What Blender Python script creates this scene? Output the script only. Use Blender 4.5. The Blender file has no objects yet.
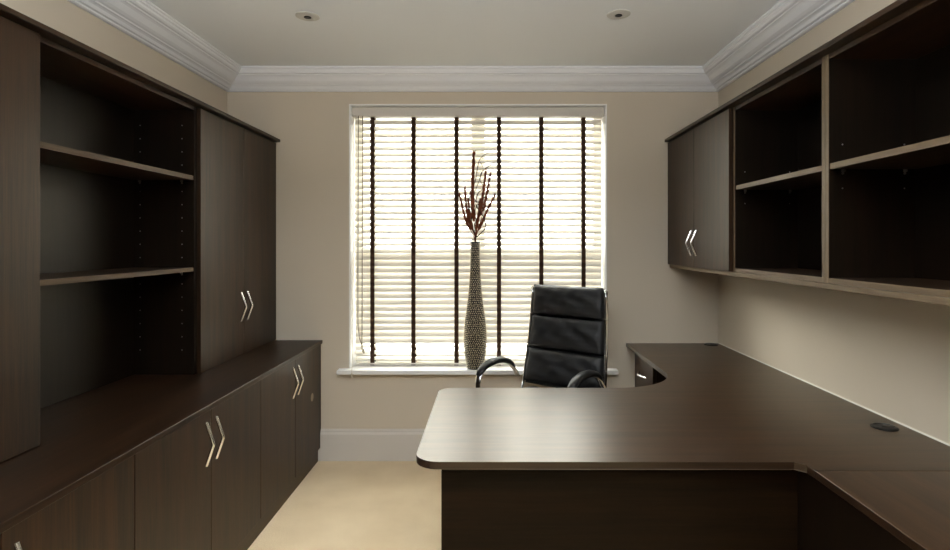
import bpy, bmesh, math, random
from mathutils import Vector, Matrix
random.seed(7)
sc = bpy.context.scene
COL = sc.collection
PI = math.pi

# ------------------------------------------------------------------ room measures (metres)
F = 559.5                       # focal length in pixels
XL, XR, YB, YR, HC = -1.651, 1.411, 3.49, -1.6, 2.409
CAMZ = 1.354

# ------------------------------------------------------------------ helpers
def srgb(r, g, b):
    f = lambda c: (c/255/12.92) if c/255 <= .04045 else ((c/255+.055)/1.055)**2.4
    return (f(r), f(g), f(b), 1)

def new_mat(name):
    m = bpy.data.materials.new(name); m.use_nodes = True
    nt = m.node_tree
    return m, nt, nt.nodes['Principled BSDF']

def node(nt, kind, **kw):
    n = nt.nodes.new(kind)
    for k, v in kw.items():
        if k in n.inputs: n.inputs[k].default_value = v
        else: setattr(n, k, v)
    return n

def plain(name, col, rough=.5, metal=0, spec=.5, bump=0, bscale=60, coat=0):
    m, nt, p = new_mat(name)
    p.inputs['Base Color'].default_value = col
    p.inputs['Roughness'].default_value = rough
    p.inputs['Metallic'].default_value = metal
    p.inputs['Specular IOR Level'].default_value = spec
    p.inputs['Coat Weight'].default_value = coat
    tc = node(nt, 'ShaderNodeTexCoord')
    n = node(nt, 'ShaderNodeTexNoise'); n.inputs['Scale'].default_value = bscale
    n.inputs['Detail'].default_value = 4
    nt.links.new(tc.outputs['Object'], n.inputs['Vector'])
    if bump:
        b = node(nt, 'ShaderNodeBump'); b.inputs['Strength'].default_value = bump
        b.inputs['Distance'].default_value = .01
        nt.links.new(n.outputs['Fac'], b.inputs['Height'])
        nt.links.new(b.outputs['Normal'], p.inputs['Normal'])
    return m

def wood(name, axis, dark, light, rough=.38, spec=.5, coat=0, coat_rough=.3, ior=None, bump=.09):
    """dark wenge: grain stretched along the given axis"""
    m, nt, p = new_mat(name)
    L = nt.links.new
    tc = node(nt, 'ShaderNodeTexCoord'); oi = node(nt, 'ShaderNodeObjectInfo')
    mp = node(nt, 'ShaderNodeMapping')
    s = [26, 26, 26]; s['xyz'.index(axis)] = 1.3
    mp.inputs['Scale'].default_value = s
    off = node(nt, 'ShaderNodeVectorMath', operation='SCALE'); off.inputs[0].default_value = (3.1, 5.7, 9.3)
    L(oi.outputs['Random'], off.inputs['Scale'])
    add = node(nt, 'ShaderNodeVectorMath', operation='ADD')
    L(tc.outputs['Object'], add.inputs[0]); L(off.outputs[0], add.inputs[1])
    L(add.outputs[0], mp.inputs['Vector'])
    n1 = node(nt, 'ShaderNodeTexNoise'); n1.inputs['Scale'].default_value = 1.0; n1.inputs['Detail'].default_value = 5
    n1.inputs['Roughness'].default_value = .6; n1.inputs['Distortion'].default_value = .6
    L(mp.outputs[0], n1.inputs['Vector'])
    mp2 = node(nt, 'ShaderNodeMapping')
    s2 = [190, 190, 190]; s2['xyz'.index(axis)] = 7
    mp2.inputs['Scale'].default_value = s2
    L(add.outputs[0], mp2.inputs['Vector'])
    n2 = node(nt, 'ShaderNodeTexNoise'); n2.inputs['Scale'].default_value = 1.0; n2.inputs['Detail'].default_value = 2
    L(mp2.outputs[0], n2.inputs['Vector'])
    mx = node(nt, 'ShaderNodeMath', operation='MULTIPLY_ADD'); mx.inputs[1].default_value = .35
    L(n2.outputs['Fac'], mx.inputs[0])
    sc_ = node(nt, 'ShaderNodeMath', operation='MULTIPLY'); sc_.inputs[1].default_value = .65
    L(n1.outputs['Fac'], sc_.inputs[0]); L(sc_.outputs[0], mx.inputs[2])
    cr = node(nt, 'ShaderNodeValToRGB')
    cr.color_ramp.elements[0].position = .36; cr.color_ramp.elements[0].color = dark
    cr.color_ramp.elements[1].position = .64; cr.color_ramp.elements[1].color = light
    L(mx.outputs[0], cr.inputs[0]); L(cr.outputs[0], p.inputs['Base Color'])
    p.inputs['Roughness'].default_value = rough
    p.inputs['Specular IOR Level'].default_value = spec
    p.inputs['Specular Tint'].default_value = (1, .90, .74, 1)
    if ior: p.inputs['IOR'].default_value = ior
    b = node(nt, 'ShaderNodeBump'); b.inputs['Strength'].default_value = bump; b.inputs['Distance'].default_value = .002
    L(mx.outputs[0], b.inputs['Height']); L(b.outputs[0], p.inputs['Normal'])
    return m

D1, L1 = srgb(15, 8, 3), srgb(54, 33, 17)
D2, L2 = srgb(26, 16, 8), srgb(70, 48, 31)
M = {}
M['wood_z'] = wood('wenge_upright', 'z', D1, L1, rough=.43, spec=.42)
M['wood_y'] = wood('wenge_lengthwise', 'y', D1, L1, rough=.43, spec=.42)
M['wood_x'] = wood('wenge_crosswise', 'x', D1, L1, rough=.43, spec=.42)
M['desk_x'] = wood('wenge_desktop', 'x', D2, L2, rough=.32, spec=.5, ior=1.74, bump=.03)
M['top_y'] = wood('wenge_worktop', 'y', srgb(14, 8, 4), srgb(50, 31, 18), rough=.38, spec=.3)
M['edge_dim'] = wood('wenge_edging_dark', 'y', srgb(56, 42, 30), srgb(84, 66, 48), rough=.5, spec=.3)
M['panel'] = wood('wenge_panel_shaded', 'x', srgb(8, 4, 1), srgb(26, 14, 5), rough=.5, spec=.12)  # same wenge, with the desk front's shade darkened into its colour
M['band'] = wood('wenge_edge_band', 'x', srgb(24, 14, 8), srgb(48, 31, 18), rough=.35, spec=.5)
M['desk_y'] = wood('wenge_return_top', 'y', D2, L2, rough=.32, spec=.5, ior=1.74, bump=.03)
M['inner_z'] = wood('wenge_inside_shaded', 'z', srgb(9, 5, 2), srgb(24, 14, 7), rough=.42, spec=.3)  # wenge darkened to carry the shade inside units and below the return
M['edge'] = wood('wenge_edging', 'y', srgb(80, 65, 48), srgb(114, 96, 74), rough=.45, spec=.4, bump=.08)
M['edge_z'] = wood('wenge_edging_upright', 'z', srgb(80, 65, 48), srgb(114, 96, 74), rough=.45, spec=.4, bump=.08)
M['wall'] = plain('beige_wall_paint', srgb(204, 192, 173), .85, spec=.15, bump=.04, bscale=220)
M['ceiling'] = plain('ceiling_paint', srgb(238, 240, 242), .9, spec=.1, bump=.03, bscale=200)
M['white'] = plain('white_gloss_paint', srgb(242, 241, 238), .4, spec=.4)
M['crown'] = plain('white_plaster_moulding', srgb(236, 236, 238), .6, spec=.3)
M['base'] = plain('baseboard_paint', srgb(205, 198, 188), .5, spec=.4)
M['chrome'] = plain('polished_chrome', (.82, .82, .82, 1), .12, metal=1)
M['nickel'] = plain('satin_nickel', (.86, .85, .83, 1), .22, metal=1)
M['pin'] = plain('steel_shelf_pin', (.6, .6, .6, 1), .35, metal=1)
M['leather'] = plain('black_leather', srgb(24, 24, 25), .40, spec=.5, bump=.25, bscale=330)
M['plastic'] = plain('black_plastic', srgb(18, 18, 18), .4)
M['armpad'] = plain('black_arm_padding', srgb(26, 26, 26), .38, spec=.5)
M['tape'] = plain('dark_brown_cloth_tape', srgb(66, 48, 36), .9, spec=.1, bump=.2, bscale=500)
M['cord'] = plain('taupe_blind_cord', srgb(92, 78, 62), .8)
M['cord_pale'] = plain('cream_blind_cord', srgb(205, 195, 175), .8)
M['dark'] = plain('lamp_recess_black', srgb(8, 8, 8), .5)
M['lampring'] = plain('lamp_trim_white', srgb(200, 198, 192), .35, spec=.5)
M['seal'] = plain('white_sealant', srgb(225, 221, 208), .5)
M['stalk'] = plain('dried_plume_brown', srgb(116, 64, 40), .8, spec=.2)
M['twig'] = plain('dark_curly_twig', srgb(46, 30, 22), .7, spec=.2)
M['ground'] = plain('pale_paving', srgb(200, 198, 192), .9, bump=.2, bscale=8)
M['render'] = plain('cream_render', srgb(200, 193, 180), .9, bump=.2, bscale=30)
M['door_patch'] = plain('pale_patch', srgb(150, 138, 120), .5)

def carpet_mat():
    m, nt, p = new_mat('beige_carpet'); L = nt.links.new
    tc = node(nt, 'ShaderNodeTexCoord')
    n = node(nt, 'ShaderNodeTexNoise'); n.inputs['Scale'].default_value = 240; n.inputs['Detail'].default_value = 3
    n2 = node(nt, 'ShaderNodeTexNoise'); n2.inputs['Scale'].default_value = 5; n2.inputs['Detail'].default_value = 3
    L(tc.outputs['Object'], n.inputs['Vector']); L(tc.outputs['Object'], n2.inputs['Vector'])
    mx = node(nt, 'ShaderNodeMath', operation='MULTIPLY_ADD'); mx.inputs[1].default_value = .3
    L(n2.outputs['Fac'], mx.inputs[0]); 
    s_ = node(nt, 'ShaderNodeMath', operation='MULTIPLY'); s_.inputs[1].default_value = .7
    L(n.outputs['Fac'], s_.inputs[0]); L(s_.outputs[0], mx.inputs[2])
    cr = node(nt, 'ShaderNodeValToRGB')
    cr.color_ramp.elements[0].position = .3; cr.color_ramp.elements[0].color = srgb(214, 190, 154)
    cr.color_ramp.elements[1].position = .7; cr.color_ramp.elements[1].color = srgb(246, 226, 192)
    L(mx.outputs[0], cr.inputs[0]); L(cr.outputs[0], p.inputs['Base Color'])
    p.inputs['Roughness'].default_value = 1; p.inputs['Specular IOR Level'].default_value = .05
    b = node(nt, 'ShaderNodeBump'); b.inputs['Strength'].default_value = .5; b.inputs['Distance'].default_value = .004
    L(n.outputs['Fac'], b.inputs['Height']); L(b.outputs[0], p.inputs['Normal'])
    return m
M['carpet'] = carpet_mat()

def slat_mat():
    m, nt, p = new_mat('cream_slat'); L = nt.links.new
    col = srgb(240, 235, 224)
    p.inputs['Base Color'].default_value = col
    p.inputs['Roughness'].default_value = .35
    tr = node(nt, 'ShaderNodeBsdfTranslucent'); tr.inputs['Color'].default_value = srgb(250, 245, 238)
    mix = node(nt, 'ShaderNodeMixShader'); mix.inputs[0].default_value = SLAT_T
    L(p.outputs[0], mix.inputs[1]); L(tr.outputs[0], mix.inputs[2])
    L(mix.outputs[0], nt.nodes['Material Output'].inputs['Surface'])
    return m
SLAT_T = .12
M['slat'] = slat_mat()

def glass_mat():
    m, nt, p = new_mat('window_glass'); L = nt.links.new
    nt.nodes.remove(p)
    t = node(nt, 'ShaderNodeBsdfTransparent'); t.inputs['Color'].default_value = (.93, .95, .94, 1)
    g = node(nt, 'ShaderNodeBsdfGlossy'); g.inputs['Roughness'].default_value = .02
    fr = node(nt, 'ShaderNodeFresnel')
    ge = node(nt, 'ShaderNodeNewGeometry')      # the same reflectance on entering and leaving the thin pane
    mr = node(nt, 'ShaderNodeMapRange'); mr.inputs['To Min'].default_value = 1.45; mr.inputs['To Max'].default_value = 1/1.45
    L(ge.outputs['Backfacing'], mr.inputs['Value']); L(mr.outputs[0], fr.inputs['IOR'])
    mix = node(nt, 'ShaderNodeMixShader')
    L(fr.outputs[0], mix.inputs[0]); L(t.outputs[0], mix.inputs[1]); L(g.outputs[0], mix.inputs[2])
    L(mix.outputs[0], nt.nodes['Material Output'].inputs['Surface'])
    return m
M['glass'] = glass_mat()

M['vase'] = plain('dark_bronze_glaze', srgb(16, 11, 8), .4, metal=.2, bump=.3, bscale=160)

# ---- mesh building: everything is written in room coordinates, then moved to its parent's base
def link(name, bm, mat, parent=None, origin=None, smooth=False, auto=False, band=None):
    me = bpy.data.meshes.new(name)
    bmesh.ops.recalc_face_normals(bm, faces=bm.faces)
    o0 = Vector(origin) if origin is not None else Vector((0, 0, 0))
    if origin is not None: bmesh.ops.translate(bm, verts=bm.verts, vec=-o0)
    bm.to_mesh(me); bm.free()
    me.materials.append(mat)
    if smooth:
        for p in me.polygons: p.use_smooth = True
    if band:
        me.materials.append(band)
        for p in me.polygons:
            if abs(p.normal.z) < .35: p.material_index = 1
    if auto:
        try: me.set_sharp_from_angle(angle=math.radians(35))
        except Exception: pass
    o = bpy.data.objects.new(name, me); COL.objects.link(o)
    if parent is not None:
        o.parent = parent
    elif origin is not None:
        o.location = o0
    return o

def base_of(t):
    v = Vector(t.location)
    while t.parent: t = t.parent; v += t.location
    return v

def part(name, bm, mat, t, **kw):
    """a mesh written in room coordinates, child of t (t unrotated)"""
    return link(name, bm, mat, parent=t, origin=base_of(t), **kw)

def thing(name, label, cat, loc, group=None, rz=0):
    o = bpy.data.objects.new(name, None); COL.objects.link(o)
    o.location = loc; o.rotation_euler = (0, 0, rz); o.empty_display_size = .1
    o['label'] = label; o['category'] = cat
    if group: o['group'] = group
    return o

def tag(o, label, cat, group=None):
    o['label'] = label; o['category'] = cat
    if group: o['group'] = group
    return o

def struct(name, bm, mat, origin=None, parent=None, **kw):
    o = link(name, bm, mat, origin=origin, parent=parent, **kw)
    if parent is None: o['kind'] = 'structure'
    return o

def box(bm, x0, x1, y0, y1, z0, z1, bev=0):
    x0, x1 = sorted((x0, x1)); y0, y1 = sorted((y0, y1)); z0, z1 = sorted((z0, z1))
    v = [bm.verts.new(c) for c in [(x0,y0,z0),(x1,y0,z0),(x1,y1,z0),(x0,y1,z0),(x0,y0,z1),(x1,y0,z1),(x1,y1,z1),(x0,y1,z1)]]
    fs = [bm.faces.new([v[i] for i in q]) for q in [(0,3,2,1),(4,5,6,7),(0,1,5,4),(1,2,6,5),(2,3,7,6),(3,0,4,7)]]
    if bev:
        ed = {e for f in fs for e in f.edges}
        bmesh.ops.bevel(bm, geom=list(ed), offset=bev, segments=2, affect='EDGES', profile=.5)
    return bm

def B(*a, bev=0):
    bm = bmesh.new(); box(bm, *a, bev=bev); return bm

def prism(bm, pts, z0, z1, bev=0):
    lo = [bm.verts.new((x, y, z0)) for x, y in pts]; hi = [bm.verts.new((x, y, z1)) for x, y in pts]
    n = len(pts)
    fs = [bm.faces.new(lo[::-1]), bm.faces.new(hi)]
    for i in range(n): fs.append(bm.faces.new((lo[i], lo[(i+1) % n], hi[(i+1) % n], hi[i])))
    if bev:
        ed = list(set(fs[0].edges) | set(fs[1].edges))
        bmesh.ops.bevel(bm, geom=ed, offset=bev, segments=3, affect='EDGES', profile=.5)
    return bm

def tube(bm, pts, r, n=8, caps=True, flat=None):
    """tube through points; r number or list; flat=(a,b) radii factors for an oval section"""
    pts = [Vector(p) for p in pts]
    rs = r if isinstance(r, (list, tuple)) else [r]*len(pts)
    rings = []; up = None
    for i, p in enumerate(pts):
        d = (pts[min(i+1, len(pts)-1)] - pts[max(i-1, 0)]).normalized()
        if up is None:
            up = Vector((1, 0, 0)) if abs(d.x) < .9 else Vector((0, 0, 1))
        a = (up - d*up.dot(d)).normalized(); b = d.cross(a); up = a
        fa, fb = flat if flat else (1, 1)
        rings.append([bm.verts.new(p + a*(math.cos(t)*rs[i]*fa) + b*(math.sin(t)*rs[i]*fb))
                      for t in [2*PI*k/n for k in range(n)]])
    for A, Bb in zip(rings, rings[1:]):
        for k in range(n): bm.faces.new((A[k], A[(k+1) % n], Bb[(k+1) % n], Bb[k]))
    if caps:
        bm.faces.new(rings[0][::-1]); bm.faces.new(rings[-1])
    return bm

def lathe(bm, prof, c, n=48):
    rings = [[bm.verts.new((c[0]+r*math.cos(2*PI*k/n), c[1]+r*math.sin(2*PI*k/n), z)) for k in range(n)] for r, z in prof]
    for A, Bb in zip(rings, rings[1:]):
        for k in range(n): bm.faces.new((A[k], A[(k+1) % n], Bb[(k+1) % n], Bb[k]))
    bm.faces.new(rings[0][::-1]); bm.faces.new(rings[-1])
    return bm

def px(x, y, Y):     # a point of the photo at depth Y -> room coordinates
    return Vector(((x-492)*Y/F, Y, CAMZ-(y-243)*Y/F))

# ================================================================== SETTING
T = .25
struct('floor', B(XL-.1, XR+.1, YR-.1, YB+.02, -.05, 0), M['carpet'])
struct('ceiling', B(XL-.1, XR+.1, YR-.1, YB+.1, HC, HC+.05), M['ceiling'])
struct('wall_left', B(XL-.1, XL, YR-.1, YB, -.05, HC), M['wall'])
struct('wall_right', B(XR, XR+.1, YR-.1, YB, -.05, HC), M['wall'])
struct('wall_rear', B(XL, XR, YR-.1, YR, -.05, HC), M['wood_z'])  # out of view; given dark wood to cut light bounced from behind
WX0, WX1, WZ0, WZ1 = -.892, .717, .552, 2.221
bm = bmesh.new()
box(bm, XL-.1, WX0, YB, YB+T, -.05, HC); box(bm, WX1, XR+.1, YB, YB+T, -.05, HC)
box(bm, WX0, WX1, YB, YB+T, -.05, WZ0); box(bm, WX0, WX1, YB, YB+T, WZ1, HC)
struct('wall_back', bm, M['wall'])

# crown moulding, mitred in the far corners
prof = [(0, 2.409), (.157, 2.409), (.157, 2.402), (.150, 2.398), (.150, 2.390), (.143, 2.386), (.141, 2.378), (.134, 2.372),
        (.122, 2.371), (.120, 2.366), (.113, 2.364), (.104, 2.359), (.094, 2.349), (.084, 2.339), (.071, 2.332), (.060, 2.329),
        (.058, 2.324), (.049, 2.322), (.041, 2.318), (.036, 2.311), (.033, 2.307), (.021, 2.305), (.019, 2.299), (.012, 2.296), (0, 2.296)]
def strip_mesh(a, b):
    bm = bmesh.new()
    A = [bm.verts.new(v) for v in a]; Bv = [bm.verts.new(v) for v in b]
    n = len(A)
    for i in range(n): bm.faces.new((A[i], A[(i+1) % n], Bv[(i+1) % n], Bv[i]))
    bm.faces.new(A[::-1]); bm.faces.new(Bv)
    return bm
struct('trim_back', strip_mesh([(XL+p, YB-p, z) for p, z in prof], [(XR-p, YB-p, z) for p, z in prof]), M['crown'])
struct('trim_left', strip_mesh([(XL+p, YR, z) for p, z in prof], [(XL+p, YB-p, z) for p, z in prof]), M['crown'])
struct('trim_right', strip_mesh([(XR-p, YR, z) for p, z in prof], [(XR-p, YB-p, z) for p, z in prof]), M['crown'])
bprof = [(0, 0), (.018, 0), (.018, .165), (.012, .178), (.012, .186), (.006, .195), (0, .195)]
struct('baseboard_back', strip_mesh([(XL+.57, YB-p, z) for p, z in bprof], [(.885, YB-p, z) for p, z in bprof]), M['base'])

# window: lining, frame, two sashes split by a mullion and a meeting rail
win = bpy.data.objects.new('window_1', None); COL.objects.link(win); win['kind'] = 'structure'
win.location = ((WX0+WX1)/2, YB+.18, WZ0)
bm = bmesh.new()
LT = .008
box(bm, WX0, WX0+LT, YB+.001, YB+.15, .574, WZ1); box(bm, WX1-LT, WX1, YB+.001, YB+.15, .574, WZ1)
box(bm, WX0+LT, WX1-LT, YB+.001, YB+.15, WZ1-LT, WZ1)
part('lining', bm, M['white'], win)
bm = bmesh.new()
fy0, fy1 = YB+.15, YB+.22
box(bm, WX0, WX0+.055, fy0, fy1, .56, WZ1); box(bm, WX1-.055, WX1, fy0, fy1, .56, WZ1)
box(bm, WX0+.055, WX1-.055, fy0, fy1, WZ1-.055, WZ1); box(bm, WX0+.055, WX1-.055, fy0, fy1, .56, .63)
part('window_frame', bm, M['white'], win)
part('mullion', B(-.135, -.045, fy0, fy1, .63, WZ1-.055, bev=.004), M['white'], win)
part('meeting_rail', B(WX0+.055, -.135, fy0+.01, fy1-.01, 1.27, 1.31), M['white'], win)
part('meeting_rail', B(-.045, WX1-.055, fy0+.01, fy1-.01, 1.27, 1.31), M['white'], win)
for a, b in ((WX0+.05, -.13), (-.05, WX1-.05)):
    part('glass_pane', B(a, b, fy0+.03, fy0+.034, .625, 1.275), M['glass'], win)
    part('glass_pane', B(a, b, fy0+.03, fy0+.034, 1.305, WZ1-.05), M['glass'], win)
# sill board
bm = bmesh.new()
prism(bm, [(-.955, YB), (-.952, YB-.065), (.775, YB-.065), (.778, YB), (WX1, YB), (WX1, YB+.15), (WX0, YB+.15), (WX0, YB)], .546, .574, bev=.006)
o = struct('window_sill', bm, M['white'])

# outside: ground and a cream boundary wall
o = struct('ground', B(-12, 12, YB+T, 16, -.34, -.24), M['ground'])
o = struct('garden_wall', B(-10, 10, 9.0, 9.2, -.24, 1.21), M['render'])

# ================================================================== VENETIAN BLIND
BY = YB+.097
blind = thing('venetian_blind', 'cream wide-slat venetian blind with dark brown tapes filling the window', 'blind', (-.0875, BY, .575))
part('headrail', B(-.885, .708, YB+.040, YB+.125, 2.155, 2.212, bev=.003), M['base'], blind)
bm = bmesh.new()
pitch = .0409; ns = 38
sx0, sx1 = -.873, .700
ztop = 2.155-.028
def slat(bm, zc, tilt, x0, x1, y0=BY, w=.050, th=.0028, crown=.0035):
    n = 6; up = []; lo = []
    for i in range(n+1):
        u = (i/n-.5)*w; c = crown*(1-(2*i/n-1)**2)
        for lst, k in ((up, c+th/2), (lo, c-th/2)):
            yy = y0 + u*math.cos(tilt) - k*math.sin(tilt); zz = zc + u*math.sin(tilt) + k*math.cos(tilt)
            lst.append((yy, zz))
    loop = up + lo[::-1]
    A = [bm.verts.new((x0, y, z)) for y, z in loop]; C = [bm.verts.new((x1, y, z)) for y, z in loop]
    m = len(loop)
    for i in range(m): bm.faces.new((A[i], A[(i+1) % m], C[(i+1) % m], C[i]))
    bm.faces.new(A[::-1]); bm.faces.new(C)
zs = []
for i in range(ns):
    z = ztop - pitch*i
    if z < .604: break
    zs.append(z)
    base_t = 46 if z > 1.50 else (38 if z > 1.305 else (60 if z > .725 else 14))
    slat(bm, z, math.radians(base_t+random.uniform(-1.2, 1.2)), sx0, sx1)
part('slats', bm, M['slat'], blind, smooth=True, auto=True)
part('bottom_rail', B(sx0, sx1, BY-.026, BY+.026,   .5755, .5905, bev=.004), M['slat'], blind)
for xx in (372.5, 413.5, 456.5, 499, 541.3, 583.5):
    X = (xx-492)*(BY-.02)/F
    bm = bmesh.new()
    # the tape is woven past each slat edge: a softly scalloped ribbon in front and one behind
    for yo, s in ((-.024, -1), (.024, 1)):
        pts = []
        z = 2.158
        rows = []
        nst = 160
        for k in range(nst+1):
            z = 2.156 - (2.156-.576)*k/nst
            ph = (z-zs[0])/pitch
            off = .0025*math.cos(2*PI*ph)
            rows.append((BY+yo+s*(.001)+off*s, z))
        vs = [[bm.verts.new((X+dx, y, z)) for dx, dy in ((-.0132, 0), (.0132, 0), (.0132, .0012*-s), (-.0132, .0012*-s)) for y, z in [(r[0]+dy, r[1])]] for r in rows]
        for a, b in zip(vs, vs[1:]):
            for k in range(4): bm.faces.new((a[k], a[(k+1) % 4], b[(k+1) % 4], b[k]))
        bm.faces.new(vs[0]); bm.faces.new(vs[-1][::-1])
    part('tape', bm, M['tape'], blind)
# pull cords with tassels hanging at the left
def cord(pts, r=.0024, mat='cord'):
    o = part('cord', tube(bmesh.new(), pts, r, 6), M[mat], blind, smooth=True)
    e = Vector(pts[-1])
    bmm = bmesh.new(); lathe(bmm, [(.002, e.z+.006), (.005, e.z+.002), (.0065, e.z-.014), (.006, e.z-.02), (.002, e.z-.022)], (e.x, e.y), 12)
    t = part('tassel', bmm, M['cord_pale'], o, smooth=True)
    return o
cy = YB+.028
def cp(l): return [px(a, b, cy) for a, b in l]
cord(cp([(358.5, 116), (358.2, 180), (358, 260), (358, 325), (359.5, 338), (363, 349)]))
cord(cp([(362.6, 116), (362.4, 200), (362.2, 300), (362, 346)]), .0024)
cord(cp([(355.5, 116), (354.8, 240), (355, 300), (361, 340), (364, 350)]), .001, 'cord_pale')
# the tilt cord falls just over the sill nose
pts = [Vector((-.868, YB+.02, 2.15)), Vector((-.868, YB+.018, 1.4)), Vector((-.868, YB+.006, .75)), Vector((-.862, YB-.04, .60)), Vector((-.857, YB-.070, .578)), Vector((-.857, YB-.072, .552))]
cord(pts, .0012, 'cord_pale')

# ================================================================== LEFT SIDE UNITS
CX = -1.057       # worktop front edge
DX = -1.066       # door faces
def vhandle(bm_parent, side, Y=None, X=None, zc=0, L=.16, out=.028, horiz=False, parent=None):
    """bowed V bar: side=+1 sticks out towards +x, -1 towards -x"""
    bm = bmesh.new()
    if not horiz: pts = [(X, Y, zc+L/2), (X+side*out, Y, zc), (X, Y, zc-L/2)]
    else: pts = [(X, Y-L/2, zc), (X+side*out, Y, zc), (X, Y+L/2, zc)]
    P = [Vector(p) for p in pts]
    e = P[1]
    mid = [P[0], P[0].lerp(e, .96), P[2].lerp(e, .96), P[2]]
    tube(bm, [mid[0], mid[1], mid[2], mid[3]], .0062, 12)
    return part('handle', bm, M['nickel'], parent, smooth=True, auto=True)

def door(t, x, y0, y1, z0, z1, side, hy=None, hz=None, mat='wood_z', L=.16):
    """slab door whose outer face lies at x; side = direction it faces"""
    g = .0019
    d = part('door', B(x-side*.018, x, y0+g, y1-g, z0, z1, bev=.0012), M[mat], t)
    if hy: vhandle(None, side, Y=hy, X=x, zc=hz, L=L, parent=d)
    return d

def base_unit(y0, y1, label, n=1):
    t = thing('base_cabinet', label, 'cabinet', ((XL+DX)/2, (y0+y1)/2, 0), 'base cabinets along the left wall')
    bx = DX-.0185
    bm = bmesh.new()
    box(bm, XL+.002, bx, y0+.0005, y0+.018, .08, .725); box(bm, XL+.002, bx, y1-.018, y1-.0005, .08, .725)
    box(bm, XL+.002, bx, y0+.018, y1-.018, .08, .098); box(bm, XL+.002, bx, y0+.018, y1-.018, .707, .725)
    box(bm, XL+.002, XL+.012, y0+.018, y1-.018, .098, .707)
    part('carcass', bm, M['inner_z'], t)
    wd = (y1-y0)/n
    for k in range(n):
        a, b = y0+wd*k, y0+wd*(k+1); m = (a+b)/2
        door(t, DX, a, m, .082, .724, 1, m-.038, .603)
        d = door(t, DX, m, b, .082, .724, 1, m+.038, .603)
    part('plinth', B(bx-.01, DX-.014, y0, y1, 0, .080), M['wood_y'], t)
    return t, d
base_unit(-1.0585, 1.6695, 'base cabinet under the worktop nearest the camera, only its upper part in view', 3)  # run carried on unseen behind the camera to darken what surfaces reflect
base_unit(1.6695, 2.58, 'middle one of the dark wood base cabinets on the left')
t, d = base_unit(2.58, 3.4885, 'dark wood base cabinet on the left that reaches the window wall')
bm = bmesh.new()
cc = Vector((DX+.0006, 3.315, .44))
bm2 = tube(bm, [cc-Vector((.0004, 0, 0)), cc+Vector((.0004, 0, 0))], .024, 20)  # thin pale disc on the far base door
s = part('round_patch', bm2, M['door_patch'], d); s['label'] = 'small pale round patch on the door'
o = tag(struct('worktop', prism(bmesh.new(), [(XL+.001, -1.07), (CX, -1.07), (CX, YB-.001), (XL+.001, YB-.001)], .727, .749, bev=.0025), M['top_y'], origin=(XL+.3, 2.1, .727)),
    'long dark wood worktop on top of the left base cabinets', 'worktop')
del o['kind']

# upper left: tall door unit, open bookcase, tall door unit, continuous top board
UX = -1.345; UC = -1.364
Z0, Z1 = .7505, 1.980
def wall_unit_closed(y0, y1, xw, xf, side, z0, z1, label, group, hz, L, n=1):
    """xw wall side, xf door face"""
    t = thing('wall_cabinet', label, 'cabinet', ((xw+xf)/2, (y0+y1)/2, z0), group)
    xc = xf-side*.0185
    bm = bmesh.new(); w = xw+side*.001
    box(bm, w, xc, y0+.0005, y0+.018, z0, z1); box(bm, w, xc, y1-.018, y1-.0005, z0, z1)
    box(bm, w, xc, y0+.018, y1-.018, z0, z0+.018); box(bm, w, xc, y0+.018, y1-.018, z1-.018, z1)
    box(bm, w, w+side*.008, y0+.018, y1-.018, z0+.018, z1-.018)
    part('carcass', bm, M['inner_z'], t)
    wd = (y1-y0)/n
    for k in range(n):
        a, b = y0+wd*k, y0+wd*(k+1); m = (a+b)/2
        door(t, xf, a, m, z0+.0015, z1-.004, side, m-.038, hz, L=L)
        door(t, xf, m, b, z0+.0015, z1-.004, side, m+.038, hz, L=L)
    return t
GL = 'upper cupboards on the left worktop'
wall_unit_closed(-1.058, 1.668, XL, UX, 1, Z0, Z1, 'tall dark wood cupboard standing left of the open bookcase, cut by the frame', GL, 1.012, .155, 3)  # lengthened out of view so the near surroundings reflect dark
wall_unit_closed(2.582, 3.4885, XL, UX, 1, Z0, Z1, 'tall two-door dark wood cupboard between the open bookcase and the window wall', GL, 1.012, .155)

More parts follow.
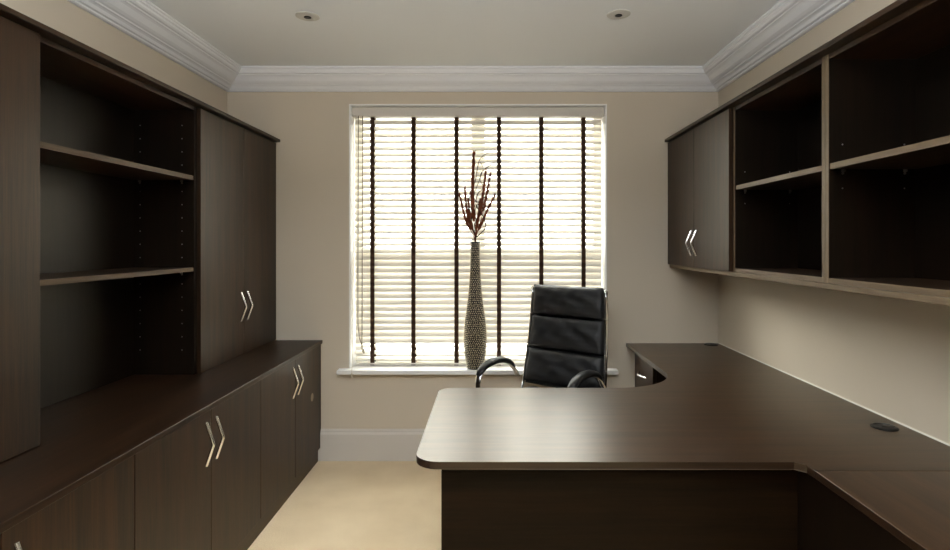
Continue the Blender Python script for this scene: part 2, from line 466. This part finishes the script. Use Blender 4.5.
def open_unit(name, label, cat, y0, y1, xw, xf, side, z0, z1, shelves, holes, pinx, bottom, group=None, edge='wood_z', shelf_in=.004, edge_h='wood_y', edging=False):
    t = thing(name, label, cat, ((xw+xf)/2, (y0+y1)/2, z0), group)
    w = xw+side*.001
    for ya, yb, yin, sg in ((y0+.0005, y0+.018, y0+.018, 1), (y1-.018, y1-.0005, y1-.018, -1)):
        bm = B(w, xf, ya, yb, z0, z1, bev=.0008); old = set(bm.faces)
        for X in pinx:
            for z in holes:
                if any(zt-th-.022 < z < zt+.004 for zt, th in shelves): continue
                tube(bm, [(X, yin-sg*.0002, z), (X, yin+sg*.0006, z)], .0026, 8)
        for f in bm.faces:
            if f not in old: f.material_index = 1
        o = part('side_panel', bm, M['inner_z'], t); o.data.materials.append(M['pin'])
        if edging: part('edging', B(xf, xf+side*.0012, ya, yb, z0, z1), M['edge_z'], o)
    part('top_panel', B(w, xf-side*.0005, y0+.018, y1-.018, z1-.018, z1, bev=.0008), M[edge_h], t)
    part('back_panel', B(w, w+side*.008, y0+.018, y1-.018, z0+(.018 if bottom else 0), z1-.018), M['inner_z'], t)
    if bottom:
        o = part('bottom_panel', B(w, xf-side*.0005, y0+.018, y1-.018, z0, z0+.018, bev=.0008), M[edge_h], t)
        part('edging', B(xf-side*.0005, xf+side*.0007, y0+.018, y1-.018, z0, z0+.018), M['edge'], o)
    for zt, th in shelves:
        sh = part('shelf', B(w+side*.009, xf-side*shelf_in, y0+.019, y1-.019, zt-th, zt, bev=.0008), M[edge_h], t)
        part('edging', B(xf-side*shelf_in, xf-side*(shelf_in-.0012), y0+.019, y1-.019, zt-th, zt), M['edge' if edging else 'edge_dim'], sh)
        for X in pinx:
            for Y, s in ((y0+.018, 1), (y1-.018, -1)):
                bm = bmesh.new()
                tube(bm, [(X, Y, zt-th-.006), (X, Y+s*.010, zt-th-.006)], .0045, 10)
                box(bm, X-.005, X+.005, min(Y, Y+s*.008), max(Y, Y+s*.008), zt-th-.003, zt-th-.0002)
                tube(bm, [(X, Y, zt-th-.014), (X, Y+s*.004, zt-th-.014)], .004, 8)
                part('shelf_pin', bm, M['pin'], sh)
    return t
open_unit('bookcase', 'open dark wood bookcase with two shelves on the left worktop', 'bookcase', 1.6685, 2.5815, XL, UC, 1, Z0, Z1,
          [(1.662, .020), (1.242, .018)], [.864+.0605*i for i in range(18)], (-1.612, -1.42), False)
o = link('top_board', prism(bmesh.new(), [(XL+.001, -1.07), (-1.320, -1.07), (-1.320, YB-.001), (XL+.001, YB-.001)], 1.982, 2.0, bev=.003), M['wood_y'], origin=(-1.5, 2.1, 1.982))
tag(o, 'long dark top board over the left bookcase and cupboards', 'top board')

# ================================================================== RIGHT WALL UNITS
RX = 1.095; RC = 1.115
RZ0, RZ1 = 1.2205, 1.980
GR = 'wall units on the right wall'
wall_unit_closed(2.585, 3.4885, XR, RX, -1, RZ0, RZ1, 'short two-door wall cabinet with V handles on the right wall, next to the window wall', GR, 1.354, .135)
hs = [1.270+.0605*i for i in range(12)]
hs = [1.535, 1.680]
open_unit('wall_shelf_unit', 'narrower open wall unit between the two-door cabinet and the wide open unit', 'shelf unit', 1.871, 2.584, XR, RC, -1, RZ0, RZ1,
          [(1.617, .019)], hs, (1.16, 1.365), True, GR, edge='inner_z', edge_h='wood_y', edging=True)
open_unit('wall_shelf_unit', 'wide open wall unit with one shelf cut by the right edge of the picture', 'shelf unit', -.18, 1.870, XR, RC, -1, RZ0, RZ1,  # unseen length added towards the camera to keep reflections dark
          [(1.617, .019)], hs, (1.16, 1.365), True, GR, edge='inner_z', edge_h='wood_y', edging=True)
o = link('top_board', prism(bmesh.new(), [(XR-.001, -.20), (1.076, -.20), (1.076, YB-.001), (XR-.001, YB-.001)], 1.982, 2.0, bev=.003), M['wood_y'], origin=(1.2, 2.1, 1.982))
tag(o, 'long dark top board over the right wall units', 'top board')
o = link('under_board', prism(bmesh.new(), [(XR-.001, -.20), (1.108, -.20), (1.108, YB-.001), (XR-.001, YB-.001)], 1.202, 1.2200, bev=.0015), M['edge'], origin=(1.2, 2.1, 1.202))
tag(o, 'long board closing the underside of the right wall units', 'bottom board')

# ================================================================== DESK
DZ0, DZ1 = .708, .730
desk = thing('corner_desk', 'large dark wood corner desk with rounded end, filling the right side of the room', 'desk', (.6, 2.0, 0))
def arc(cx, cy, r, a0, a1, n=10):
    return [(cx+r*math.cos(math.radians(a0+(a1-a0)*k/n)), cy+r*math.sin(math.radians(a0+(a1-a0)*k/n))) for k in range(n+1)]
lx = -.2245
pts = arc(lx+.07, 1.596+.07, .07, 180, 270) + [(.862, 1.596)] + [(.8855, 1.573), (.8855, 1.5315), (XR-.002, 1.5315), (XR-.002, YB-.002), (.835, YB-.002)]
pts += arc(.535, 2.711, .30, 0, -90, 22) + arc(lx+.06, 2.411-.06, .06, 90, 180)
part('desktop', prism(bmesh.new(), pts, DZ0, DZ1, bev=.003), M['desk_x'], desk, band=M['band'])
part('return_top', prism(bmesh.new(), [(.8855, -.4), (XR-.002, -.4), (XR-.002, 1.5305), (.8855, 1.5305)], DZ0, DZ1, bev=.002), M['desk_y'], desk, band=M['band'])
part('end_panel', B(-.150, -.128, 1.676, 2.33, 0, DZ0, bev=.001), M['wood_z'], desk)
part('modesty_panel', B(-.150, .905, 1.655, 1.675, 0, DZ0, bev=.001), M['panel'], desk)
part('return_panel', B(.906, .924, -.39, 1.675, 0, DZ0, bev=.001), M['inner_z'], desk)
part('support_panel', B(.870, XR-.03, 2.60, 2.622, 0, DZ0, bev=.001), M['wood_z'], desk)
part('rear_panel', B(XR-.03, XR-.012, 1.70, 3.06, 0, DZ0), M['wood_z'], desk)
o = part('sealant_strip', strip_mesh([(XR-.0015, -.4, DZ1), (XR-.0055, -.4, DZ1), (XR-.0015, -.4, DZ1+.0045)], [(XR-.0015, YB-.002, DZ1), (XR-.0055, YB-.002, DZ1), (XR-.0015, YB-.002, DZ1+.0045)]), M['seal'], desk)
o['label'] = 'white sealant line along the wall'
for gx, gy in ((1.327, 1.892), (1.343, 3.43)):
    bm = bmesh.new()
    lathe(bm, [(.041, DZ1), (.041, DZ1+.003), (.038, DZ1+.005), (.033, DZ1+.0055), (.032, DZ1+.003), (.004, DZ1+.003)], (gx, gy), 32)
    box(bm, gx-.006, gx+.03, gy-.004, gy+.004, DZ1+.003, DZ1+.0052)
    g = part('cable_grommet', bm, M['plastic'], desk, smooth=True, auto=True); g['label'] = 'black round cable grommet'

# pedestal under the far wing
ped = thing('drawer_pedestal', 'dark wood drawer pedestal under the far end of the desk by the window wall', 'drawer unit', (1.14, 3.28, 0))
bm = bmesh.new()
py0, py1, pxf = 3.08, 3.468, .885
box(bm, pxf+.0185, 1.36, py0, py0+.018, 0, .706); box(bm, pxf+.0185, 1.36, py1-.018, py1, 0, .706)
box(bm, pxf+.0185, 1.36, py0+.018, py1-.018, .688, .706); box(bm, pxf+.0185, 1.36, py0+.018, py1-.018, 0, .06)
box(bm, 1.345, 1.36, py0+.018, py1-.018, .06, .688)
part('carcass', bm, M['wood_z'], ped)
for a, b in ((.455, .704), (.262, .451), (.07, .258)):
    d = part('drawer', B(pxf, pxf+.018, py0, py1, a, b, bev=.001), M['wood_z'], ped)
    vhandle(None, -1, Y=(py0+py1)/2+.012, X=pxf, zc=a+.5*(b-a), L=.16, horiz=True, parent=d)

# ================================================================== CHAIR (built in its own frame, faces -y)
chair = thing('office_chair', 'high-backed black leather office chair with chrome frame and loop arms behind the desk', 'chair', (.278, 3.045, 0), rz=math.radians(-37.5))
def cpart(name, bm, mat, parent=None, **kw):
    return link(name, bm, mat, parent=parent or chair, **kw)
def back_y(z):  # reclined, slightly curved front face of the backrest
    t = (z-.50)/.6
    return .182+.078*t+.018*math.sin(PI*max(0, min(1, t)))
def back_w(z):
    t = max(0, min(1, (z-.50)/.6))
    return .258-.026*t
def cushion(bm, s0, s1, path, width, puff=.022, th=.03, nu=22, nv=12, wrinkle=.0034, seed=0):
    """padded segment: path(s)->(y,z,ny,nz), width(s)->half width"""
    rnd = random.Random(seed); ph = [rnd.uniform(0, 6) for _ in range(6)]
    grid = {}
    for side in (0, 1):
        for j in range(nv+1):
            s = s0+(s1-s0)*j/nv
            y, z, ny, nz = path(s); w = width(s)
            v = 2*j/nv-1
            for i in range(nu+1):
                u = 2*i/nu-1
                e = (1-abs(u)**5)**.5*(1-abs(v)**4)**.5
                wr = wrinkle*(math.sin(9*u+5*v*(1+.4*u)+ph[0])+.7*math.sin(17*u-6*v+ph[1])+.5*math.sin(5*u+12*v+ph[2]))*e
                d = (puff*e+wr) if side == 0 else -th*.55*e
                grid[side, i, j] = bm.verts.new((u*w*(1-.012*abs(v)**6), y+ny*(d), z+nz*(d)))
    for side in (0, 1):
        for j in range(nv):
            for i in range(nu):
                q = [grid[side, i, j], grid[side, i+1, j], grid[side, i+1, j+1], grid[side, i, j+1]]
                bm.faces.new(q if side == 0 else q[::-1])
    bmesh.ops.remove_doubles(bm, verts=bm.verts, dist=.0006)
def back_path(z):
    d = (back_y(z+.01)-back_y(z-.01))/.02
    n = Vector((-1, d)).normalized()
    return back_y(z), z, n.x, n.y
bm = bmesh.new()
for k, (a, b) in enumerate(((.925, 1.104), (.730, .925), (.535, .730))):
    cushion(bm, a, b, back_path, back_w, seed=k+3)
br = cpart('backrest', bm, M['leather'], smooth=True)
# piping across the seams plus a thin shell behind
bm = bmesh.new()
rows = []
for k in range(15):
    z = .52+.575*k/14; y = back_y(z)+.012; w = back_w(z)-.006
    rows.append([bm.verts.new((sx*w, y+dy, z)) for sx, dy in ((-1, 0), (1, 0), (1, .014), (-1, .014))])
for a, b in zip(rows, rows[1:]):
    for k in range(4): bm.faces.new((a[k], a[(k+1) % 4], b[(k+1) % 4], b[k]))
bm.faces.new(rows[0]); bm.faces.new(rows[-1][::-1])
cpart('back_shell', bm, M['leather'], smooth=False)
# seat, two padded segments
def seat_path(s):   # s from front (-.27) to rear (.20)
    z = .485-.02*(max(0, -s-.15)/.12)**2-.01*math.sin(PI*(s+.27)/.47)
    return s, z, 0, 1
bm = bmesh.new()
for k, (a, b) in enumerate(((.05, .215), (-.11, .05), (-.275, -.11))):
    cushion(bm, a, b, seat_path, lambda s: .255, seed=k+20, puff=.026, th=.045)
cpart('seat', bm, M['leather'], smooth=True)
bm = box(bmesh.new(), -.235, .235, -.25, .20, .438, .468, bev=.006)
cpart('seat_pan', bm, M['plastic'])
# chrome side rails: up the back and forward under the seat
for s in (-1, 1):
    pts = []
    for k in range(13):
        z = 1.092-(1.092-.53)*k/12
        pts.append((s*(back_w(z)+.010), back_y(z)+.012, z))
    pts += [(s*.266, .185, .485), (s*.264, .150, .462), (s*.262, .08, .455), (s*.262, -.10, .452), (s*.262, -.22, .452)]
    bm = bmesh.new(); tube(bm, pts, .0115, 12, flat=(.62, 1))
    r = cpart('side_rail', bm, M['chrome'], smooth=True)
    for z in (.925, .730, 1.085):
        bmb = bmesh.new()
        tube(bmb, [(s*(back_w(z)-.004), back_y(z)+.01, z), (s*(back_w(z)+.019), back_y(z)+.01, z)], .007, 10)
        cpart('bracket', bmb, M['chrome'], parent=r, smooth=True, auto=True)
# loop arms
for s in (-1, 1):
    X = s*.272+s*.012
    def armpath(lst): return [(X, -a*.87, z-.018 if z > .56 else z) for a, z in lst]
    core = [(.238, .452), (.243, .52), (.246, .60), (.238, .640), (.205, .668), (.15, .686), (.08, .694), (.0, .690), (-.07, .672), (-.125, .645), (-.165, .612), (-.19, .58)]
    bm = bmesh.new(); tube(bm, armpath(core), .0155, 10, flat=(1.15, .32))
    a = cpart('armrest', bm, M['chrome'], smooth=True)
    pad = [(.240, .648), (.222, .667), (.19, .685), (.15, .697), (.08, .706), (.0, .703), (-.065, .687), (-.11, .665), (-.14, .643)]
    bm = bmesh.new(); tube(bm, armpath(pad), [.011, .0175, .020, .022, .023, .023, .021, .018, .012], 14, flat=(1.3, .80))
    cpart('arm_pad', bm, M['armpad'], parent=a, smooth=True)
# gas lift and star base
bm = bmesh.new(); lathe(bm, [(.03, .10), (.03, .26), (.018, .262), (.018, .42), (.06, .425), (.07, .438)], (0, 0), 24)
cpart('gas_lift', bm, M['chrome'], smooth=True, auto=True)
bm = bmesh.new(); lathe(bm, [(.04, .07), (.045, .10), (.032, .115)], (0, 0), 24)
for k in range(5):
    a = 2*PI*k/5+.3; c, s_ = math.cos(a), math.sin(a)
    tube(bm, [(c*.02, s_*.02, .095), (c*.16, s_*.16, .088), (c*.30, s_*.30, .07)], [.022, .018, .012], 10)
cpart('star_base', bm, M['chrome'], smooth=True, auto=True)
for k in range(5):
    a = 2*PI*k/5+.3; c, s_ = math.cos(a), math.sin(a)
    bm = bmesh.new(); cx, cyy = c*.292, s_*.292
    tube(bm, [(cx, cyy, .072), (cx, cyy, .045)], .006, 8)
    for o_ in (-.016, .008):
        tube(bm, [(cx-s_*o_, cyy+c*o_, .027), (cx-s_*(o_+.010), cyy+c*(o_+.010), .027)], .027, 18)
    cpart('caster', bm, M['plastic'])

# ================================================================== VASE AND DRIED STEMS
vx, vy = -.1045, 3.482
VK = vy/F
bm = bmesh.new()
pr = [(.030, 0), (.047, .002), (.052, .012), (.058, .05), (.066, .10), (.0705, .15), (.0705, .19), (.068, .24), (.064, .29), (.057, .34), (.050, .39),
      (.043, .45), (.037, .51), (.033, .57), (.030, .64), (.0285, .70), (.0285, .75), (.030, .783), (.0285, .788), (.024, .785), (.022, .70), (.022, .5), (.004, .49)]
P2 = []
for (r0, z0), (r1, z1) in zip(pr, pr[1:]):
    n = max(1, int(abs(z1-z0)/.02))
    for k in range(n): P2.append((r0+(r1-r0)*k/n, z0+(z1-z0)*k/n))
P2.append(pr[-1])
lathe(bm, [(r, z+.574) for r, z in P2], (vx, vy), 56)
v = link('floor_vase', bm, M['vase'], origin=(vx, vy, .574), smooth=True)
v.name = 'tall_vase'; v.data.name = 'tall_vase'
M['bead'] = plain('cream_metallic_bead', srgb(212, 196, 164), .32, metal=.35)
bm = bmesh.new()
def vr(z):
    for (r0, z0), (r1, z1) in zip(pr, pr[1:]):
        if z0 <= z <= z1: return r0+(r1-r0)*(z-z0)/(z1-z0)
    return .029
rnd = random.Random(5); row = 0; z = .012
while z < .778:
    r = vr(z); n = int(2*PI*r/.0126); sl = (vr(min(z+.01, .778))-vr(max(z-.01, .006)))/.02
    for k in range(n):
        th = 2*PI*(k+.5*(row % 2)+rnd.uniform(-.12, .12))/n; zz = z+rnd.uniform(-.0012, .0012)
        nrm = Vector((math.cos(th), math.sin(th), -sl)).normalized(); tx = Vector((-math.sin(th), math.cos(th), 0)); tz = nrm.cross(tx)
        c = Vector((vx+r*math.cos(th), vy+r*math.sin(th), .574+zz)); R0 = .0038*rnd.uniform(.85, 1.1)
        r1 = [bm.verts.new(c+(tx*math.cos(a)+tz*math.sin(a))*R0-nrm*.0004) for a in [2*PI*q/7 for q in range(7)]]
        r2 = [bm.verts.new(c+(tx*math.cos(a)+tz*math.sin(a))*R0*.62+nrm*.0020) for a in [2*PI*q/7 for q in range(7)]]
        tp = bm.verts.new(c+nrm*.0028)
        for q in range(7):
            bm.faces.new((r1[q], r1[(q+1) % 7], r2[(q+1) % 7], r2[q])); bm.faces.new((r2[q], r2[(q+1) % 7], tp))
    z += .0112; row += 1
o = link('beading', bm, M['bead'], parent=v, origin=(vx, vy, .574), smooth=True); o['kind'] = 'stuff'
tag(v, 'tall slim beaded bronze and cream vase standing on the window sill', 'vase')

zr = 1.374
GS = 'dried plumes in the tall vase'
def ppt(x, y, dy=0): 
    q = px(x, y, vy); return Vector((q.x, q.y+dy, q.z))
def smooth_path(pts, n=6):
    out = []
    P = [pts[0]]+pts+[pts[-1]]
    for i in range(1, len(P)-2):
        for k in range(n):
            t = k/n
            out.append(.5*((2*P[i])+(P[i+1]-P[i-1])*t+(2*P[i-1]-5*P[i]+4*P[i+1]-P[i+2])*t*t+(-P[i-1]+3*P[i]-3*P[i+1]+P[i+2])*t**3))
    out.append(pts[-1]); return out
def plume(tip, mid, dy, label, start=.35, dens=110, blen=.022, seed=0, core=.0058):
    rnd = random.Random(seed)
    foot = Vector((vx+rnd.uniform(-.006, .006), vy+rnd.uniform(-.006, .006), 1.12))
    neck = Vector((vx+(tip[0]-474.5)*.00012+rnd.uniform(-.004, .004), vy+dy*.03, 1.362))
    pts = smooth_path([foot, neck, ppt(mid[0], mid[1], dy*.5), ppt(tip[0], tip[1], dy)], 8)
    bm = bmesh.new(); n = len(pts)
    tube(bm, pts, [.0026*(1-.6*i/n) for i in range(n)], 6)
    o = link('dried_plume_stem', bm, M['stalk'], origin=foot, smooth=True)
    tag(o, label, 'dried stem', GS)
    bm = bmesh.new()
    i0 = 8+int((n-9)*start)
    tube(bm, pts[i0:], [core*math.sin(PI*min(1, .18+.8*j/(n-i0)))**.7+.0006 for j in range(n-i0)], 7)
    dens = int(dens*3)
    for k in range(dens):
        f = i0+(n-1-i0)*k/dens; i = int(f); a = pts[i].lerp(pts[min(i+1, n-1)], f-i)
        d = (pts[min(i+1, n-1)]-pts[max(i-1, 0)]).normalized()
        ang = rnd.uniform(0, 2*PI)
        side = Vector((math.cos(ang), .6*math.sin(ang), 0)); side = (side-d*side.dot(d)).normalized()
        l = 1.35*blen*rnd.uniform(.6, 1.2)*(1-.45*(k/dens))
        b = a+d*l*.85+side*l*.33*rnd.uniform(.5, 1.4)
        m = a.lerp(b, .5)+side*l*.07
        tube(bm, [a, m, b], [.0024, .0024, .0010], 4)
    c = link('plume', bm, M['stalk'], parent=o, origin=foot)
    return o
plume((474, 153), (472.5, 200), .00, 'tallest and thickest brown dried plume rising straight from the vase', .25, 170, .028, 1, .0085)
plume((486, 170), (481, 208), .03, 'brown dried plume leaning a little right, second tallest', .4, 110, .022, 2)
plume((490.5, 175), (483, 212), -.02, 'thin brown plume just right of the second tallest one', .5, 80, .020, 3)
plume((494.8, 195.5), (482.5, 221), -.03, 'brown plume leaning furthest right out of the vase', .3, 110, .020, 4)
plume((464.8, 188), (467.5, 215), .02, 'brown plume leaning left, taller of the left pair', .3, 100, .020, 5)
plume((459.8, 195), (466, 220), -.03, 'brown plume leaning furthest left out of the vase', .25, 110, .019, 6)
plume((468.5, 200), (470.5, 222), -.04, 'short brown plume near the middle, in front', .3, 90, .018, 7)
plume((480.5, 200), (477.5, 222), -.045, 'short brown plume just right of the vase centre', .3, 90, .018, 8)
GT = 'curly twigs in the tall vase'
def twig(l, label, r=.0019):
    foot = Vector((vx, vy, 1.13))
    pts = [foot, Vector((vx+.002, vy, 1.365))]+[ppt(a, b, c) for a, b, c in l]
    pts = smooth_path(pts, 6); n = len(pts)
    bm = bmesh.new(); tube(bm, pts, [1.7*r*(1-.5*i/n) for i in range(n)], 6)
    o = link('curly_twig', bm, M['twig'], origin=foot, smooth=True)
    tag(o, label, 'twig', GT)
twig([(478, 236, -.02), (485.5, 228, -.05), (484, 218, -.06), (479, 211, -.04), (476, 203, -.01), (478, 193, .02), (484, 187, .03), (480, 180, .02), (482, 172, 0), (490, 166, -.02), (501, 161, -.04)], 'dark curly twig that bulges right low down and ends furthest right', .0022)
twig([(473, 228, .01), (471, 216, .03), (469, 205, .03), (470, 192, .02), (475, 182, .0), (477, 172, -.02), (480, 160, -.03), (487, 154, -.02), (493, 153, .0)], 'dark thin twig bowing left and hooking over at the very top')
twig([(477, 226, .02), (475, 213, .0), (479, 202, -.03), (486, 196, -.02), (490, 187, .0), (488, 178, .02), (493, 168, .03)], 'dark curly twig weaving up through the right-hand plumes', .0016)
twig([(475, 225, -.03), (480, 212, -.03), (478, 204, -.02), (474, 196, 0), (480, 178, .02), (483, 168, .03), (480, 161, .02)], 'dark twig winding close behind the tallest plume', .0014)

# ================================================================== DOWNLIGHTS
for (X, Y), lab in (((-.857, 2.60), 'small round recessed ceiling spotlight on the left, switched off'), ((.583, 2.578), 'small round recessed ceiling spotlight on the right, switched off')):
    t = thing('recessed_spotlight', lab, 'ceiling light', (X, Y, HC), 'recessed ceiling spotlights')
    bm = bmesh.new(); lathe(bm, [(.018, HC-.001), (.054, HC-.0005), (.054, HC-.003), (.049, HC-.005), (.040, HC-.0045), (.030, HC-.0065), (.022, HC-.0075), (.018, HC-.006)], (X, Y), 40)
    part('trim_ring', bm, M['lampring'], t, smooth=True, auto=True)
    bm = bmesh.new(); lathe(bm, [(.0165, HC-.004), (.0165, HC-.0085), (.012, HC-.0092), (.004, HC-.0088)], (X, Y), 24)
    part('lamp', bm, M['dark'], t, smooth=True)

# ================================================================== LIGHT
w = bpy.data.worlds.new('overcast_sky'); sc.world = w; w.use_nodes = True
nt = w.node_tree; bg = nt.nodes['Background']
bg.inputs['Color'].default_value = (1.0, .98, .94, 1); bg.inputs['Strength'].default_value = 15

def area(name, loc, rot, sx, sy, power, col):
    l = bpy.data.lights.new(name, 'AREA'); l.shape = 'RECTANGLE'; l.size = sx; l.size_y = sy
    l.energy = power; l.color = col
    o = bpy.data.objects.new(name, l); COL.objects.link(o); o.location = loc; o.rotation_euler = rot
    return o
area('added_fill', (-.12, -.25, 1.75), (math.radians(180), 0, 0), 2.0, 1.1, 180, (.93, .97, 1))  # unseen fill lamp added behind the camera to brighten ceiling and walls

sl = bpy.data.lights.new('hazy_sun', 'SUN'); sl.energy = 3.0; sl.angle = math.radians(20); sl.color = (1, .98, .93)
so = bpy.data.objects.new('hazy_sun', sl); COL.objects.link(so); so.location = (-4, 6, 5)
so.rotation_euler = Vector((.70, -.55, -.46)).to_track_quat('-Z', 'Y').to_euler()
cam = bpy.data.cameras.new('camera'); co = bpy.data.objects.new('camera', cam); COL.objects.link(co)
co.location = (0, 0, CAMZ); co.rotation_euler = (math.radians(90), 0, 0)
cam.sensor_width = 36; cam.sensor_fit = 'HORIZONTAL'; cam.lens = F/950*36
cam.shift_x = -17/950; cam.shift_y = -32/950; cam.clip_start = .02
sc.camera = co
sc.view_settings.view_transform = 'Standard'; sc.view_settings.look = 'None'
sc.view_settings.exposure = 0; sc.view_settings.gamma = 1; sc.view_settings.use_curve_mapping = False
sc.cycles.max_bounces = 12; sc.cycles.diffuse_bounces = 6; sc.cycles.transparent_max_bounces = 12
sc.cycles.use_denoising = True
sc.cycles.sample_clamp_indirect = 6
